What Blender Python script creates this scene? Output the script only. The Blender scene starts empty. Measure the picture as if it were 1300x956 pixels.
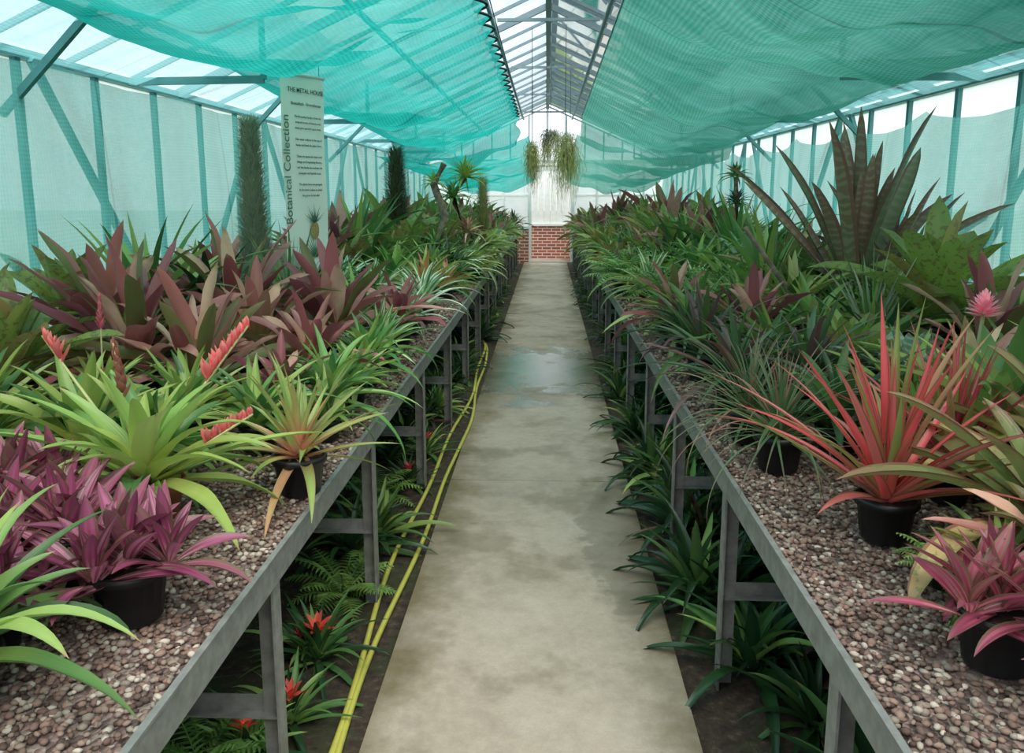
import bpy, math, random
import numpy as np
import mathutils
from mathutils import Vector, Matrix
R = random.Random(11)
scene = bpy.context.scene
COL = scene.collection

def lin(c):
    out=[]
    for v in c[:3]:
        v=v/255.0
        out.append(v/12.92 if v<=0.04045 else ((v+0.055)/1.055)**2.4)
    return (out[0],out[1],out[2],1.0)

# ---------------------------------------------------------------- node helper
class NT:
    def __init__(s,name):
        s.m=bpy.data.materials.new(name); s.m.use_nodes=True
        s.t=s.m.node_tree; s.t.nodes.clear()
        s.out=s.t.nodes.new('ShaderNodeOutputMaterial')
    def n(s,typ,**kw):
        nd=s.t.nodes.new(typ)
        for k,v in kw.items():
            if k.startswith('i_'):
                key=k[2:]
                key=int(key) if key.isdigit() else key.replace('_',' ')
                s.put(nd.inputs[key],v)
            else: setattr(nd,k,v)
        return nd
    def put(s,sock,v):
        if isinstance(v,bpy.types.NodeSocket): s.t.links.new(v,sock)
        else: sock.default_value=v
    def math(s,op,a,b=0.0,c=None,clamp=False):
        nd=s.t.nodes.new('ShaderNodeMath'); nd.operation=op; nd.use_clamp=clamp
        s.put(nd.inputs[0],a); s.put(nd.inputs[1],b)
        if c is not None: s.put(nd.inputs[2],c)
        return nd.outputs[0]
    def mix(s,f,a,b,mode='MIX'):
        nd=s.t.nodes.new('ShaderNodeMix'); nd.data_type='RGBA'; nd.blend_type=mode
        s.put(nd.inputs[0],f); s.put(nd.inputs[6],a); s.put(nd.inputs[7],b)
        return nd.outputs[2]
    def ramp(s,f,stops):
        nd=s.t.nodes.new('ShaderNodeValToRGB'); s.put(nd.inputs[0],f)
        e=nd.color_ramp.elements
        e[0].position=stops[0][0]; e[0].color=stops[0][1]
        e[1].position=stops[-1][0]; e[1].color=stops[-1][1]
        for p,c in stops[1:-1]:
            x=e.new(p); x.color=c
        return nd.outputs[0]
    def noise(s,vec,scale,detail=3.0,rough=0.55):
        nd=s.t.nodes.new('ShaderNodeTexNoise')
        if vec is not None: s.put(nd.inputs['Vector'],vec)
        nd.inputs['Scale'].default_value=scale; nd.inputs['Detail'].default_value=detail
        nd.inputs['Roughness'].default_value=rough
        return nd.outputs[0]
    def geo(s): 
        return s.t.nodes.new('ShaderNodeNewGeometry').outputs['Position']
    def bump(s,h,strength=0.3,dist=0.01):
        nd=s.t.nodes.new('ShaderNodeBump'); s.put(nd.inputs['Height'],h)
        nd.inputs['Strength'].default_value=strength; nd.inputs['Distance'].default_value=dist
        return nd.outputs[0]
    def principled(s,col,rough=0.5,metal=0.0,normal=None,spec=None):
        nd=s.t.nodes.new('ShaderNodeBsdfPrincipled')
        s.put(nd.inputs['Base Color'],col); s.put(nd.inputs['Roughness'],rough)
        s.put(nd.inputs['Metallic'],metal)
        if spec is not None: nd.inputs['Specular IOR Level'].default_value=spec
        if normal is not None: s.put(nd.inputs['Normal'],normal)
        return nd.outputs[0]
    def mixs(s,f,a,b):
        nd=s.t.nodes.new('ShaderNodeMixShader'); s.put(nd.inputs[0],f)
        s.t.links.new(a,nd.inputs[1]); s.t.links.new(b,nd.inputs[2]); return nd.outputs[0]
    def done(s,sh):
        s.t.links.new(sh,s.out.inputs['Surface']); return s.m

def m_simple(name,c,rough=0.5,metal=0.0,var=0.15,scale=12):
    t=NT(name); g=t.geo(); n=t.noise(g,scale,4)
    a=lin(c); b=tuple(min(1,x*(1+var)) for x in a[:3])+(1,); d=tuple(x*(1-var*1.4) for x in a[:3])+(1,)
    col=t.ramp(n,[(0.3,d),(0.7,b)])
    return t.done(t.principled(col,rough,metal,t.bump(n,0.15,0.005)))

# ---------------------------------------------------------------- leaf materials
def leafmat(name,base,mid,tip,alt=None,alt2=None,edge=None,edgew=0.75,stripe=None,nstripe=0,band=None,bandf=9,bandk=.6,rough=0.33,trans=0.28,var=0.35,spots=None,vf=1.2,brown=True):
    t=NT(name)
    uv=t.t.nodes.new('ShaderNodeUVMap').outputs[0]
    sp=t.n('ShaderNodeSeparateXYZ',i_0=uv); u=sp.outputs[0]; v=sp.outputs[1]
    at=t.n('ShaderNodeAttribute',attribute_name='rnd').outputs['Fac']
    g=t.geo(); n=t.noise(g,9,3)
    vv=t.math('ADD',v,t.math('MULTIPLY',t.math('SUBTRACT',n,0.5),0.6))
    col=t.ramp(vv,[(0.05,lin(base)),(0.45,lin(mid)),(0.97,lin(tip))])
    if alt:
        f=t.math('MULTIPLY',t.math('SUBTRACT',at,1.0-var),5.0,clamp=True)
        f=t.math('MULTIPLY',f,t.math('ADD',0.3,n),clamp=True)
        col=t.mix(f,col,lin(alt))
    if alt2:
        f=t.math('MULTIPLY',t.math('SUBTRACT',0.25,at),9.0,clamp=True)
        f=t.math('MULTIPLY',f,t.math('ADD',0.25,n),clamp=True)
        col=t.mix(f,col,lin(alt2))
    ed=t.math('ABSOLUTE',t.math('MULTIPLY',t.math('SUBTRACT',u,0.5),2.0))
    if band:
        w=t.math('SINE',t.math('ADD',t.math('MULTIPLY',v,bandf*6.283),t.math('MULTIPLY',n,14.0)))
        f=t.math('MULTIPLY',t.math('MULTIPLY',t.math('SUBTRACT',w,0.0),2.0,clamp=True),bandk)
        col=t.mix(f,col,lin(band))
    if nstripe:
        w=t.math('SINE',t.math('MULTIPLY',u,nstripe*6.283))
        f=t.math('GREATER_THAN',w,0.1)
        col=t.mix(t.math('MULTIPLY',f,0.85),col,lin(stripe))
    elif stripe:
        f=t.math('LESS_THAN',ed,0.45)
        col=t.mix(t.math('MULTIPLY',f,0.85),col,lin(stripe))
    if edge:
        f=t.math('GREATER_THAN',ed,edgew)
        col=t.mix(t.math('MULTIPLY',f,0.85),col,lin(edge))
    if spots:
        s=t.noise(g,38,2); f=t.math('MULTIPLY',t.math('GREATER_THAN',s,0.58),0.6)
        col=t.mix(f,col,lin(spots))
    if brown:
        f=t.math('MULTIPLY',t.math('SUBTRACT',t.math('ADD',v,t.math('MULTIPLY',at,.08)),.98),18.0,clamp=True)
        col=t.mix(t.math('MULTIPLY',f,.7),col,lin((150,116,76)))
    bri=t.math('ADD',0.76,t.math('MULTIPLY',at,0.52))
    oi=t.t.nodes.new('ShaderNodeObjectInfo').outputs['Random']
    hs=t.t.nodes.new('ShaderNodeHueSaturation')
    t.put(hs.inputs['Color'],col)
    hs.inputs['Saturation'].default_value=.9
    t.put(hs.inputs['Hue'],t.math('ADD',0.485,t.math('MULTIPLY',oi,0.03)))
    t.put(hs.inputs['Value'],t.math('MULTIPLY',bri,t.math('MULTIPLY',vf,t.math('ADD',0.85,t.math('MULTIPLY',oi,0.35)))))
    col=hs.outputs[0]
    rib=t.math('SINE',t.math('MULTIPLY',u,60.0))
    p=t.principled(col,rough,0.0,t.bump(rib,0.12,0.002))
    tr=t.n('ShaderNodeBsdfTranslucent'); t.put(tr.inputs[0],col)
    return t.done(t.mixs(trans,p,tr.outputs[0]))

LM={
 'maroon':leafmat('leaf_maroon',(130,120,66),(126,56,62),(142,62,72),alt=(196,140,124),alt2=(116,128,62),var=.32,rough=.28),
 'rose':leafmat('leaf_rose',(150,150,80),(168,92,86),(172,84,88),alt=(206,166,138),alt2=(120,142,68),rough=.28),
 'lime':leafmat('leaf_lime',(196,202,96),(158,178,76),(140,162,66),alt=(112,150,64),alt2=(200,204,124),vf=1.1),
 'green':leafmat('leaf_green',(136,172,78),(96,144,66),(84,122,56),alt=(150,176,84),alt2=(66,112,56)),
 'dgreen':leafmat('leaf_dark_green',(60,100,46),(46,86,46),(44,74,44),alt=(84,116,56),rough=.25,vf=1.05),
 'tank':leafmat('leaf_tank',(176,190,86),(144,168,70),(130,146,66),alt=(154,124,70),spots=(116,94,60),rough=.27),
 'pink':leafmat('leaf_pink',(232,160,160),(186,74,116),(134,58,84),alt=(120,104,80),alt2=(220,140,154),edge=(112,92,66),edgew=.78,nstripe=3,stripe=(156,50,90),vf=1.1),
 'red':leafmat('leaf_red',(244,116,92),(230,64,60),(204,64,58),alt=(150,140,76),alt2=(236,140,120),edge=(150,96,64),edgew=.82,var=.25,vf=1.05),
 'varieg':leafmat('leaf_variegated',(160,200,120),(76,140,66),(66,130,60),edge=(242,246,222),edgew=.5,trans=.2,brown=False,vf=1.05),
 'varieg2':leafmat('leaf_white_centre',(200,214,130),(100,150,66),(88,134,60),stripe=(232,238,190),brown=False,vf=1.05),
 'dark':leafmat('leaf_purple_green',(84,104,64),(92,80,72),(112,70,80),alt=(70,108,66),alt2=(134,84,84),rough=.27),
 'grass':leafmat('leaf_thin',(100,130,70),(80,114,70),(124,104,80),alt=(144,88,78)),
 'banded':leafmat('leaf_banded',(108,112,78),(112,100,78),(134,92,78),alt=(126,86,78),alt2=(116,128,88),band=(144,140,110),bandf=20,bandk=.5,edge=(120,72,66),edgew=.7,trans=.18,rough=.4),
 'silver':leafmat('leaf_silver',(130,162,120),(142,170,138),(120,150,118),band=(190,206,188),bandf=8,vf=1.05),
 'olive':leafmat('leaf_olive',(196,120,96),(148,166,78),(120,146,66),alt=(166,110,80),edge=(160,124,84),edgew=.8),
 'orange':leafmat('leaf_orange',(214,200,90),(206,122,74),(190,80,64),alt=(140,170,70),alt2=(220,190,100)),
 'blade':leafmat('leaf_bigstrap',(160,180,96),(128,152,80),(150,122,82),alt=(186,156,98),edge=(132,76,62),edgew=.85,spots=(112,128,68)),
 'fern':leafmat('leaf_fern',(110,160,60),(118,168,72),(128,176,80),alt=(146,184,88),brown=False,vf=1.0),
 'grey':leafmat('leaf_grey_tillandsia',(178,188,160),(168,180,152),(188,190,166),alt=(150,156,128),trans=.4,rough=.7,brown=False),
 'moss':leafmat('leaf_moss_yellow',(140,146,84),(164,168,98),(176,174,112),alt=(120,124,76),trans=.3,rough=.8,brown=False),
 'mossdark':leafmat('leaf_moss_dark',(66,76,50),(90,102,66),(110,120,82),alt=(80,68,54),trans=.25,rough=.8,brown=False),
 'redbract':leafmat('bract_red',(222,70,84),(230,84,92),(240,140,130),trans=.3,brown=False,vf=1.0),
 'pinkbract':leafmat('bract_pink',(240,130,170),(242,140,176),(250,180,204),trans=.3,brown=False),
 'scarlet':leafmat('bract_scarlet',(230,30,30),(236,34,32),(210,36,36),trans=.3,brown=False),
 'brownbract':leafmat('bract_brown',(130,90,60),(150,80,66),(160,100,80),brown=False),
 'stem':leafmat('stem_green',(130,150,80),(160,160,100),(120,140,70),trans=.05,brown=False),
}
M_pot=m_simple('pot_black_plastic',(26,26,28),.45,0,.1)
M_terra=m_simple('pot_terracotta',(150,80,54),.8,0,.15)
M_soil=m_simple('pot_soil',(48,36,28),.95,0,.4,60)
M_bark=m_simple('bark',(130,114,96),.9,0,.4,30)

# ---------------------------------------------------------------- mesh builder
class MB:
    def __init__(s): s.V=[];s.F=[];s.UV=[];s.MI=[];s.A=[];s.mats=[]
    def mat(s,m):
        if m not in s.mats: s.mats.append(m)
        return s.mats.index(m)
    def leaf(s,o,az,e0,L,W,bend,m,fold=.25,seg=9,across=3,twist=0.,prof='strap',drift=0.,wav=0.,bpow=1.5):
        mi=s.mat(m); r=R.random(); p=Vector(o); b=len(s.V); ds=L/seg
        ts=[-1,0,1] if across==3 else [-1,-.5,0,.5,1]
        ph=R.random()*6
        for i in range(seg+1):
            v=i/seg; e=e0-bend*v**bpow; a=az+drift*v
            d=Vector((math.cos(e)*math.cos(a),math.cos(e)*math.sin(a),math.sin(e)))
            sd=Vector((-math.sin(a),math.cos(a),0))
            if twist: sd=Matrix.Rotation(twist*v,3,d)@sd
            n=d.cross(sd)
            if prof=='strap': w=W*(.8+.2*math.sin(math.pi*min(1,v*1.4)))*(1-v**3)**.85
            elif prof=='broad': w=W*(.42+.58*math.sin(math.pi*(.12+.7*v)))*(1-v**7)**.75
            elif prof=='taper': w=W*(1-v)**.75
            elif prof=='semi': w=W*(1-v**1.8)**.9
            else: w=W*math.sin(math.pi*(.06+.94*v))**.8
            w=max(w,.0006)
            if i: p=p+d*ds
            for t in ts:
                q=p+sd*(w*.5*t)+n*(fold*w*t*t+ (wav*w*math.sin(ph+v*14+t) if t else 0))
                s.V.append(q[:]); s.A.append(r)
        k=len(ts)
        for i in range(seg):
            for j in range(k-1):
                a0=b+i*k+j
                s.F.append((a0,a0+1,a0+k+1,a0+k)); s.MI.append(mi)
                u0=(ts[j]+1)/2;u1=(ts[j+1]+1)/2;v0=i/seg;v1=(i+1)/seg
                s.UV+= [(u0,v0),(u1,v0),(u1,v1),(u0,v1)]
    def frond(s,o,az,e0,L,bend,m,n=15,pl=.07):
        p=Vector(o); pts=[p]; 
        for i in range(1,n+1):
            v=i/n; e=e0-bend*v**1.4
            d=Vector((math.cos(e)*math.cos(az),math.cos(e)*math.sin(az),math.sin(e)))
            p=p+d*(L/n); pts.append(p)
            if v>.15:
                ll=pl*math.sin(math.pi*(.1+.88*v))**.7+.006
                for sg in (-1,1):
                    s.leaf(p,az+sg*1.25,e*.3,ll,L/n*.8,rad(20),m,.1,3,3,0,'taper')
        s.tube(pts,[.003]*n+[.0008],m,4)
    def strand(s,o,L,w,m,spread,seg=9):
        mi=s.mat(m); r=R.random(); p=Vector(o); b=len(s.V); a=R.uniform(0,6.28)
        wob=R.uniform(0,6.28); out=R.uniform(0,spread)
        for i in range(seg+1):
            v=i/seg
            q=p+Vector((math.cos(a)*(out*math.sin(v*2.2)+.008*math.sin(wob+v*15)),math.sin(a)*(out*math.sin(v*2.2)+.008*math.cos(wob*2+v*12)),-L*v))
            sd=Vector((math.sin(wob+v*9),math.cos(wob+v*9),0))*w*.5*(1-.5*v)
            s.V+=[(q-sd)[:],(q+sd)[:]]; s.A+=[r,r]
        for i in range(seg):
            a0=b+2*i; s.F.append((a0,a0+1,a0+3,a0+2)); s.MI.append(mi); s.UV+=[(0,i/seg),(1,i/seg),(1,(i+1)/seg),(0,(i+1)/seg)]
    def tube(s,pts,rad,m,n=8,cap=True):
        mi=s.mat(m); b=len(s.V); r=R.random()
        P=[Vector(p) for p in pts]
        for i,p in enumerate(P):
            d=(P[min(i+1,len(P)-1)]-P[max(i-1,0)]).normalized()
            x=d.cross(Vector((0,0,1)))
            if x.length<1e-3: x=Vector((1,0,0))
            x.normalize(); y=d.cross(x)
            rr=rad[i] if isinstance(rad,(list,tuple)) else rad
            for k in range(n):
                a=6.28318*k/n; s.V.append((p+(x*math.cos(a)+y*math.sin(a))*rr)[:]); s.A.append(r)
        for i in range(len(P)-1):
            for k in range(n):
                k2=(k+1)%n
                s.F.append((b+i*n+k,b+i*n+k2,b+(i+1)*n+k2,b+(i+1)*n+k)); s.MI.append(mi)
                s.UV+=[(k/n,i/len(P)),((k+1)/n,i/len(P)),((k+1)/n,(i+1)/len(P)),(k/n,(i+1)/len(P))]
        if cap:
            for row,rev in ((0,0),(len(P)-1,1)):
                f=[b+row*n+k for k in range(n)]
                s.F.append(tuple(f if rev else f[::-1])); s.MI.append(mi); s.UV+=[(.5,.5)]*n
    def lathe(s,prof,m,n=18,o=(0,0,0)):
        mi=s.mat(m); b=len(s.V)
        for r,z in prof:
            for k in range(n):
                a=6.28318*k/n; s.V.append((o[0]+r*math.cos(a),o[1]+r*math.sin(a),o[2]+z)); s.A.append(.5)
        for i in range(len(prof)-1):
            for k in range(n):
                k2=(k+1)%n
                s.F.append((b+i*n+k,b+i*n+k2,b+(i+1)*n+k2,b+(i+1)*n+k)); s.MI.append(mi); s.UV+=[(.5,.5)]*4
    def pot(s,r,h,m=None,soil=True):
        m=m or M_pot
        s.lathe([(0.001,0),(r*.74,0),(r*.78,.004),(r*.95,h*.82),(r*1.06,h*.83),(r*1.08,h),(r*.98,h),(r*.95,h*.9)],m)
        s.lathe([(r*.95,h*.9),(0.001,h*.93)],M_soil)
    def box(s,c,d,m,rot=None):
        mi=s.mat(m); b=len(s.V)
        for sx in(-1,1):
            for sy in(-1,1):
                for sz in(-1,1):
                    q=Vector((sx*d[0]/2,sy*d[1]/2,sz*d[2]/2))
                    if rot is not None: q=rot@q
                    s.V.append((q+Vector(c))[:]); s.A.append(.5)
        for f in((0,1,3,2),(4,6,7,5),(0,4,5,1),(2,3,7,6),(0,2,6,4),(1,5,7,3)):
            s.F.append(tuple(b+i for i in f)); s.MI.append(mi); s.UV+=[(0,0),(1,0),(1,1),(0,1)]
    def beam(s,p,q,w,h,m,up=(0,0,1)):
        p=Vector(p);q=Vector(q);d=(q-p);L=d.length;d.normalize()
        u=Vector(up); x=d.cross(u)
        if x.length<1e-3: x=Vector((1,0,0))
        x.normalize(); y=x.cross(d)
        rot=Matrix((x,d,y)).transposed()
        s.box((p+q)/2,(w,L,h),m,rot)
    def quad(s,a,b_,c,d,m):
        mi=s.mat(m);b=len(s.V)
        for q in(a,b_,c,d): s.V.append(tuple(q)); s.A.append(.5)
        s.F.append((b,b+1,b+2,b+3)); s.MI.append(mi); s.UV+=[(0,0),(1,0),(1,1),(0,1)]
    def mesh(s,name,smooth=True):
        me=bpy.data.meshes.new(name); me.from_pydata(s.V,[],s.F)
        for m in s.mats: me.materials.append(m)
        me.polygons.foreach_set('material_index',s.MI)
        me.polygons.foreach_set('use_smooth',[smooth]*len(s.F))
        uvl=me.uv_layers.new(name='UVMap'); uvl.data.foreach_set('uv',[c for t in s.UV for c in t])
        at=me.attributes.new('rnd','FLOAT','POINT'); at.data.foreach_set('value',s.A)
        me.update(); return me
    def obj(s,name,smooth=True,loc=(0,0,0),parent=None):
        o=bpy.data.objects.new(name,s.mesh(name,smooth)); o.location=loc; COL.objects.link(o)
        if parent: o.parent=parent
        return o
def place(name,me,loc,rz=0,sc=1,tilt=(0,0)):
    o=bpy.data.objects.new(name,me); o.location=loc; o.rotation_euler=(tilt[0],tilt[1],rz); o.scale=(sc,sc,sc)
    COL.objects.link(o); return o
rad=math.radians
GA=2.39996
def rosette(b,N,L,W,eo,ei,bo,bi,m,o=(0,0,0),prof='strap',fold=.25,seg=9,across=3,rb=.025,wav=0.,lin_=.6,jit=1.,twist=.5,alts=None,bpow=1.5):
    for i in range(N):
        f=i/(N-1)
        az=i*GA+R.uniform(-.35,.35)*jit
        e=rad(eo+(ei-eo)*f**.8+R.uniform(-9,9)*jit)
        be=rad((bo+(bi-bo)*f)*R.uniform(.5,1.5))
        l=L*(1+(lin_-1)*f)*R.uniform(.72,1.18)
        r=rb*(1-f)
        mm=m if not alts or R.random()>alts[1] else alts[0]
        b.leaf((o[0]+r*math.cos(az),o[1]+r*math.sin(az),o[2]+.03*f),az,e,l,W*R.uniform(.8,1.18),be,mm,fold,seg,across,R.uniform(-twist,twist),prof,R.uniform(-.4,.4),wav,bpow)
def spike(b,o,L,m,lean=(0,0),n=26,size=.04,w=.014,stemL=.1,sm=None,r0=.004):
    o=Vector(o); d=Vector((lean[0],lean[1],1)).normalized()
    b.tube([o,o+d*stemL*.5,o+d*(stemL+L)],[r0,r0,r0*.6],sm or LM['stem'],6)
    for i in range(n):
        f=i/n; p=o+d*(stemL+L*f)
        b.leaf(p,i*GA,rad(50+25*f),size*(1-.5*f),w*(1-.3*f),rad(-25),m,.3,4,3,0,'lance')

def vrt(kind,hi=False,pot=True):
    b=MB(); z=0; sg=12 if hi else 8; ac=5 if hi else 3
    if pot:
        pr,ph={'pink':(.065,.10),'maroon':(.085,.13),'banded':(.12,.2),'tank':(.1,.14),'rose':(.085,.13)}.get(kind,(.072,.11))
        b.pot(pr,ph, M_terra if (R.random()<.06) else M_pot); z=ph*.88
    k=dict(o=(0,0,z),seg=sg,across=ac)
    if kind=='maroon': rosette(b,28,.52,.068,20,84,55,14,LM['maroon'],prof='broad',wav=.09,alts=(LM['rose'],.35),lin_=.85,twist=1.0,fold=.2,**k)
    elif kind=='rose': rosette(b,26,.40,.055,15,80,60,20,LM['rose'],prof='broad',wav=.08,alts=(LM['maroon'],.3),lin_=.8,twist=.8,**k)
    elif kind=='lime': rosette(b,44,.38,.047,3,78,65,25,LM['lime'],alts=(LM['green'],.15),wav=.04,**k)
    elif kind=='green': rosette(b,38,.40,.046,5,80,75,25,LM['green'],alts=(LM['lime'],.2),wav=.03,**k)
    elif kind=='dgreen': rosette(b,28,.44,.046,18,80,85,35,LM['dgreen'],alts=(LM['green'],.15),**k)
    elif kind=='tank': rosette(b,24,.42,.09,20,82,50,15,LM['tank'],prof='broad',lin_=.75,**k)
    elif kind=='pink':
        for c in ((0,0),(.06,.04),(-.06,.03),(0,-.06)):
            rosette(b,17,.18,.03,8,78,35,5,LM['pink'],o=(c[0],c[1],z),prof='lance',seg=sg,across=ac,rb=.012)
    elif kind=='red': rosette(b,54,.45,.030,20,87,30,3,LM['red'],prof='semi',alts=(LM['olive'],.2),lin_=.97,fold=.35,twist=.6,**k)
    elif kind=='varieg': rosette(b,34,.36,.038,5,78,60,20,LM['varieg'],prof='semi',**k)
    elif kind=='varieg2': rosette(b,30,.34,.044,10,80,60,20,LM['varieg2'],**k)
    elif kind=='dark': rosette(b,40,.44,.038,5,80,65,20,LM['dark'],prof='semi',alts=(LM['dgreen'],.3),**k)
    elif kind=='grass': rosette(b,90,.42,.011,0,85,85,20,LM['grass'],prof='taper',**k)
    elif kind=='banded': rosette(b,21,1.0,.09,44,87,16,2,LM['banded'],prof='broad',lin_=.9,rb=.05,fold=.3,twist=.9,wav=.03,**k)
    elif kind=='silver': rosette(b,18,.34,.06,15,80,45,10,LM['silver'],prof='broad',**k)
    elif kind=='olive': rosette(b,40,.32,.032,-8,80,35,10,LM['olive'],prof='semi',lin_=.75,**k)
    elif kind=='orange': rosette(b,32,.35,.04,12,80,50,15,LM['orange'],alts=(LM['green'],.3),**k)
    elif kind=='blade': rosette(b,20,.5,.075,12,75,50,15,LM['blade'],prof='broad',**k)
    elif kind=='guz':
        rosette(b,36,.30,.026,5,80,60,30,LM['green'],alts=(LM['dgreen'],.3),**k)
        for i in range(12): b.leaf((0,0,z+.1),i*GA,rad(25+4*i),.07,.02,rad(15),LM['scarlet'],.2,4,3,0,'lance')
    elif kind=='yucca': rosette(b,60,.42,.022,0,86,20,2,LM['grey'] ,prof='taper',lin_=.8,alts=(LM['green'],.4),**k)
    elif kind=='tall': rosette(b,26,.62,.045,38,84,60,12,LM['green'],prof='semi',alts=(LM['lime'],.3),**k)
    elif kind=='fern':
        for i in range(20): b.frond((0,0,z),i*GA,rad(25+50*i/20),R.uniform(.26,.36),rad(R.uniform(40,80)),LM['fern'])
    return b
NM={'maroon':'maroon_bromeliad','rose':'rose_bromeliad','lime':'lime_bromeliad','green':'green_bromeliad','dgreen':'dark_green_bromeliad',
'tank':'tank_bromeliad','pink':'pink_striped_bromeliad','red':'red_spiky_bromeliad','varieg':'variegated_bromeliad','varieg2':'cream_centred_bromeliad',
'dark':'purple_leaved_bromeliad','grass':'grassy_tillandsia','banded':'banded_aechmea','silver':'silver_bromeliad','olive':'olive_star_bromeliad',
'orange':'orange_bromeliad','blade':'strap_leaved_bromeliad','guz':'red_guzmania','yucca':'grey_spiky_tillandsia','tall':'tall_bromeliad','fern':'potted_fern'}
cache={}
def getm(kind,pot=True,hi=False,nvar=3):
    key=(kind,pot,hi,R.randrange(nvar))
    if key not in cache: cache[key]=vrt(kind,hi,pot).mesh(NM[kind])
    return cache[key]
GZ=.757
def plant(kind,x,y,sc=1,z=GZ,pot=True,hi=False,rz=None,tilt=(0,0),name=None):
    return place(name or NM[kind],getm(kind,pot,hi,2 if hi else 3),(x,y,z),R.uniform(0,6.28) if rz is None else rz,sc,tilt)

# ================================================================= SHELL
Y0,Y1=-2.5,19.2
WX=2.7; EZ=2.30; RZ=3.5
t=NT('concrete_path'); g=t.geo(); sp=t.n('ShaderNodeSeparateXYZ',i_0=g)
n1=t.noise(g,1.3,5,.6); n2=t.noise(g,14,5,.7); n3=t.noise(g,130,3,.7)
col=t.ramp(t.math('ADD',t.math('MULTIPLY',n1,.6),t.math('MULTIPLY',n2,.4)),[(.3,lin((154,142,126))),(.5,lin((190,176,158))),(.7,lin((216,202,186)))])
col=t.mix(t.math('MULTIPLY',n3,.45),col,lin((126,114,100)))
ex=t.math('ABSOLUTE',t.math('ADD',sp.outputs[0],.03))
n6=t.noise(g,3.2,5,.65)
edge=t.math('MULTIPLY',t.math('SUBTRACT',t.math('ADD',ex,t.math('MULTIPLY',n6,.72)),.66),4.0,clamp=True)
col=t.mix(t.math('MULTIPLY',edge,.8),col,lin((108,96,56)))
n4=t.noise(g,1.9,5,.6)
stain=t.math('MULTIPLY',t.math('SUBTRACT',n4,.53),11.0,clamp=True)
yd=t.math('ABSOLUTE',t.math('SUBTRACT',sp.outputs[1],7.3))
wet=t.math('SUBTRACT',1.75,t.math('ADD',t.math('MULTIPLY',yd,.6),t.math('MULTIPLY',n6,2.0)),clamp=True)
wet=t.math('MULTIPLY',wet,3.0,clamp=True)
# smaller damp spill at the right hand edge nearer the door end of the bench
dx=t.math('MULTIPLY',t.math('SUBTRACT',sp.outputs[0],.42),2.6); dy=t.math('MULTIPLY',t.math('SUBTRACT',sp.outputs[1],3.7),.8)
dd=t.math('ADD',t.math('ADD',t.math('MULTIPLY',dx,dx),t.math('MULTIPLY',dy,dy)),t.math('MULTIPLY',t.math('SUBTRACT',n6,.5),1.6))
spill=t.math('MULTIPLY',t.math('SUBTRACT',.42,dd),12.0,clamp=True)
col=t.mix(t.math('MULTIPLY',stain,.42),col,lin((104,92,64)))
col=t.mix(t.math('MULTIPLY',wet,.6),col,lin((86,80,66)))
col=t.mix(t.math('MULTIPLY',spill,.42),col,lin((100,90,70)))
rg=t.math('SUBTRACT',.85,t.math('ADD',t.math('MULTIPLY',t.math('MAXIMUM',wet,t.math('MULTIPLY',spill,.5)),.68),t.math('MULTIPLY',stain,.15)),clamp=True)
M_path=t.done(t.principled(col,rg,0,t.bump(t.math('ADD',n3,n2),.2,.004)))
t=NT('soil_bed'); g=t.geo(); n=t.noise(g,25,6,.7); n2=t.noise(g,3,3)
col=t.ramp(n,[(.3,lin((40,32,26))),(.55,lin((74,62,50))),(.75,lin((126,108,88)))])
col=t.mix(t.math('MULTIPLY',t.math('GREATER_THAN',n2,.55),.4),col,lin((60,74,38)))
M_bed=t.done(t.principled(col,.95,0,t.bump(n,.8,.02)))
t=NT('lawn'); g=t.geo(); n=t.noise(g,6,6,.7)
M_lawn=t.done(t.principled(t.ramp(n,[(.3,lin((60,84,40))),(.7,lin((110,130,70)))]),.9,0))

b=MB()
joints=[-2.5,-.2,2.1,4.4,6.4,8.3,10.4,12.8,15.2,17.4,19.8]
for a,c in zip(joints[:-1],joints[1:]):
    b.box(((-.525+.455)/2,(a+c)/2,-.02),(.98,c-a-.005,.10),M_path)
b.obj('floor',False)
def ground(name,x0,x1):
    b=MB(); mi=b.mat(M_bed); nx=24; ny=180
    for j in range(ny+1):
        for i in range(nx+1):
            x=x0+(x1-x0)*i/nx; y=Y0+(Y1-Y0)*j/ny
            z=.01*mathutils.noise.noise(Vector((x*5,y*5,0)))+.004
            b.V.append((x,y,z)); b.A.append(.5)
    for j in range(ny):
        for i in range(nx):
            a=j*(nx+1)+i; b.F.append((a,a+1,a+nx+2,a+nx+1)); b.MI.append(0); b.UV+=[(0,0)]*4
    b.obj(name)
ground('soil_bed',-WX,-.53); ground('soil_bed',.46,WX)
b=MB(); b.quad((-60,-40,-.06),(60,-40,-.06),(60,80,-.06),(-60,80,-.06),M_lawn); b.obj('lawn')

t=NT('brick'); g=t.geo(); mp=t.n('ShaderNodeSeparateXYZ',i_0=g)
cx=t.n('ShaderNodeCombineXYZ'); t.put(cx.inputs[0],t.math('ADD',mp.outputs[0],mp.outputs[1])); t.put(cx.inputs[1],mp.outputs[2])
br=t.t.nodes.new('ShaderNodeTexBrick'); t.put(br.inputs['Vector'],cx.outputs[0])
br.inputs['Color1'].default_value=lin((190,104,86)); br.inputs['Color2'].default_value=lin((150,80,70)); br.inputs['Mortar'].default_value=lin((220,206,192))
br.inputs['Scale'].default_value=1.0; br.inputs['Brick Width'].default_value=.225; br.inputs['Row Height'].default_value=.075; br.inputs['Mortar Size'].default_value=.011
M_brick=t.done(t.principled(br.outputs[0],.9,0))
M_white=m_simple('white_paint',(232,234,230),.5,0,.05)
M_steel=m_simple('galvanised_steel',(146,147,142),.5,.25,.2,25)
M_frame=m_simple('frame_teal_metal',(90,152,154),.5,.1,.1)
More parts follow.
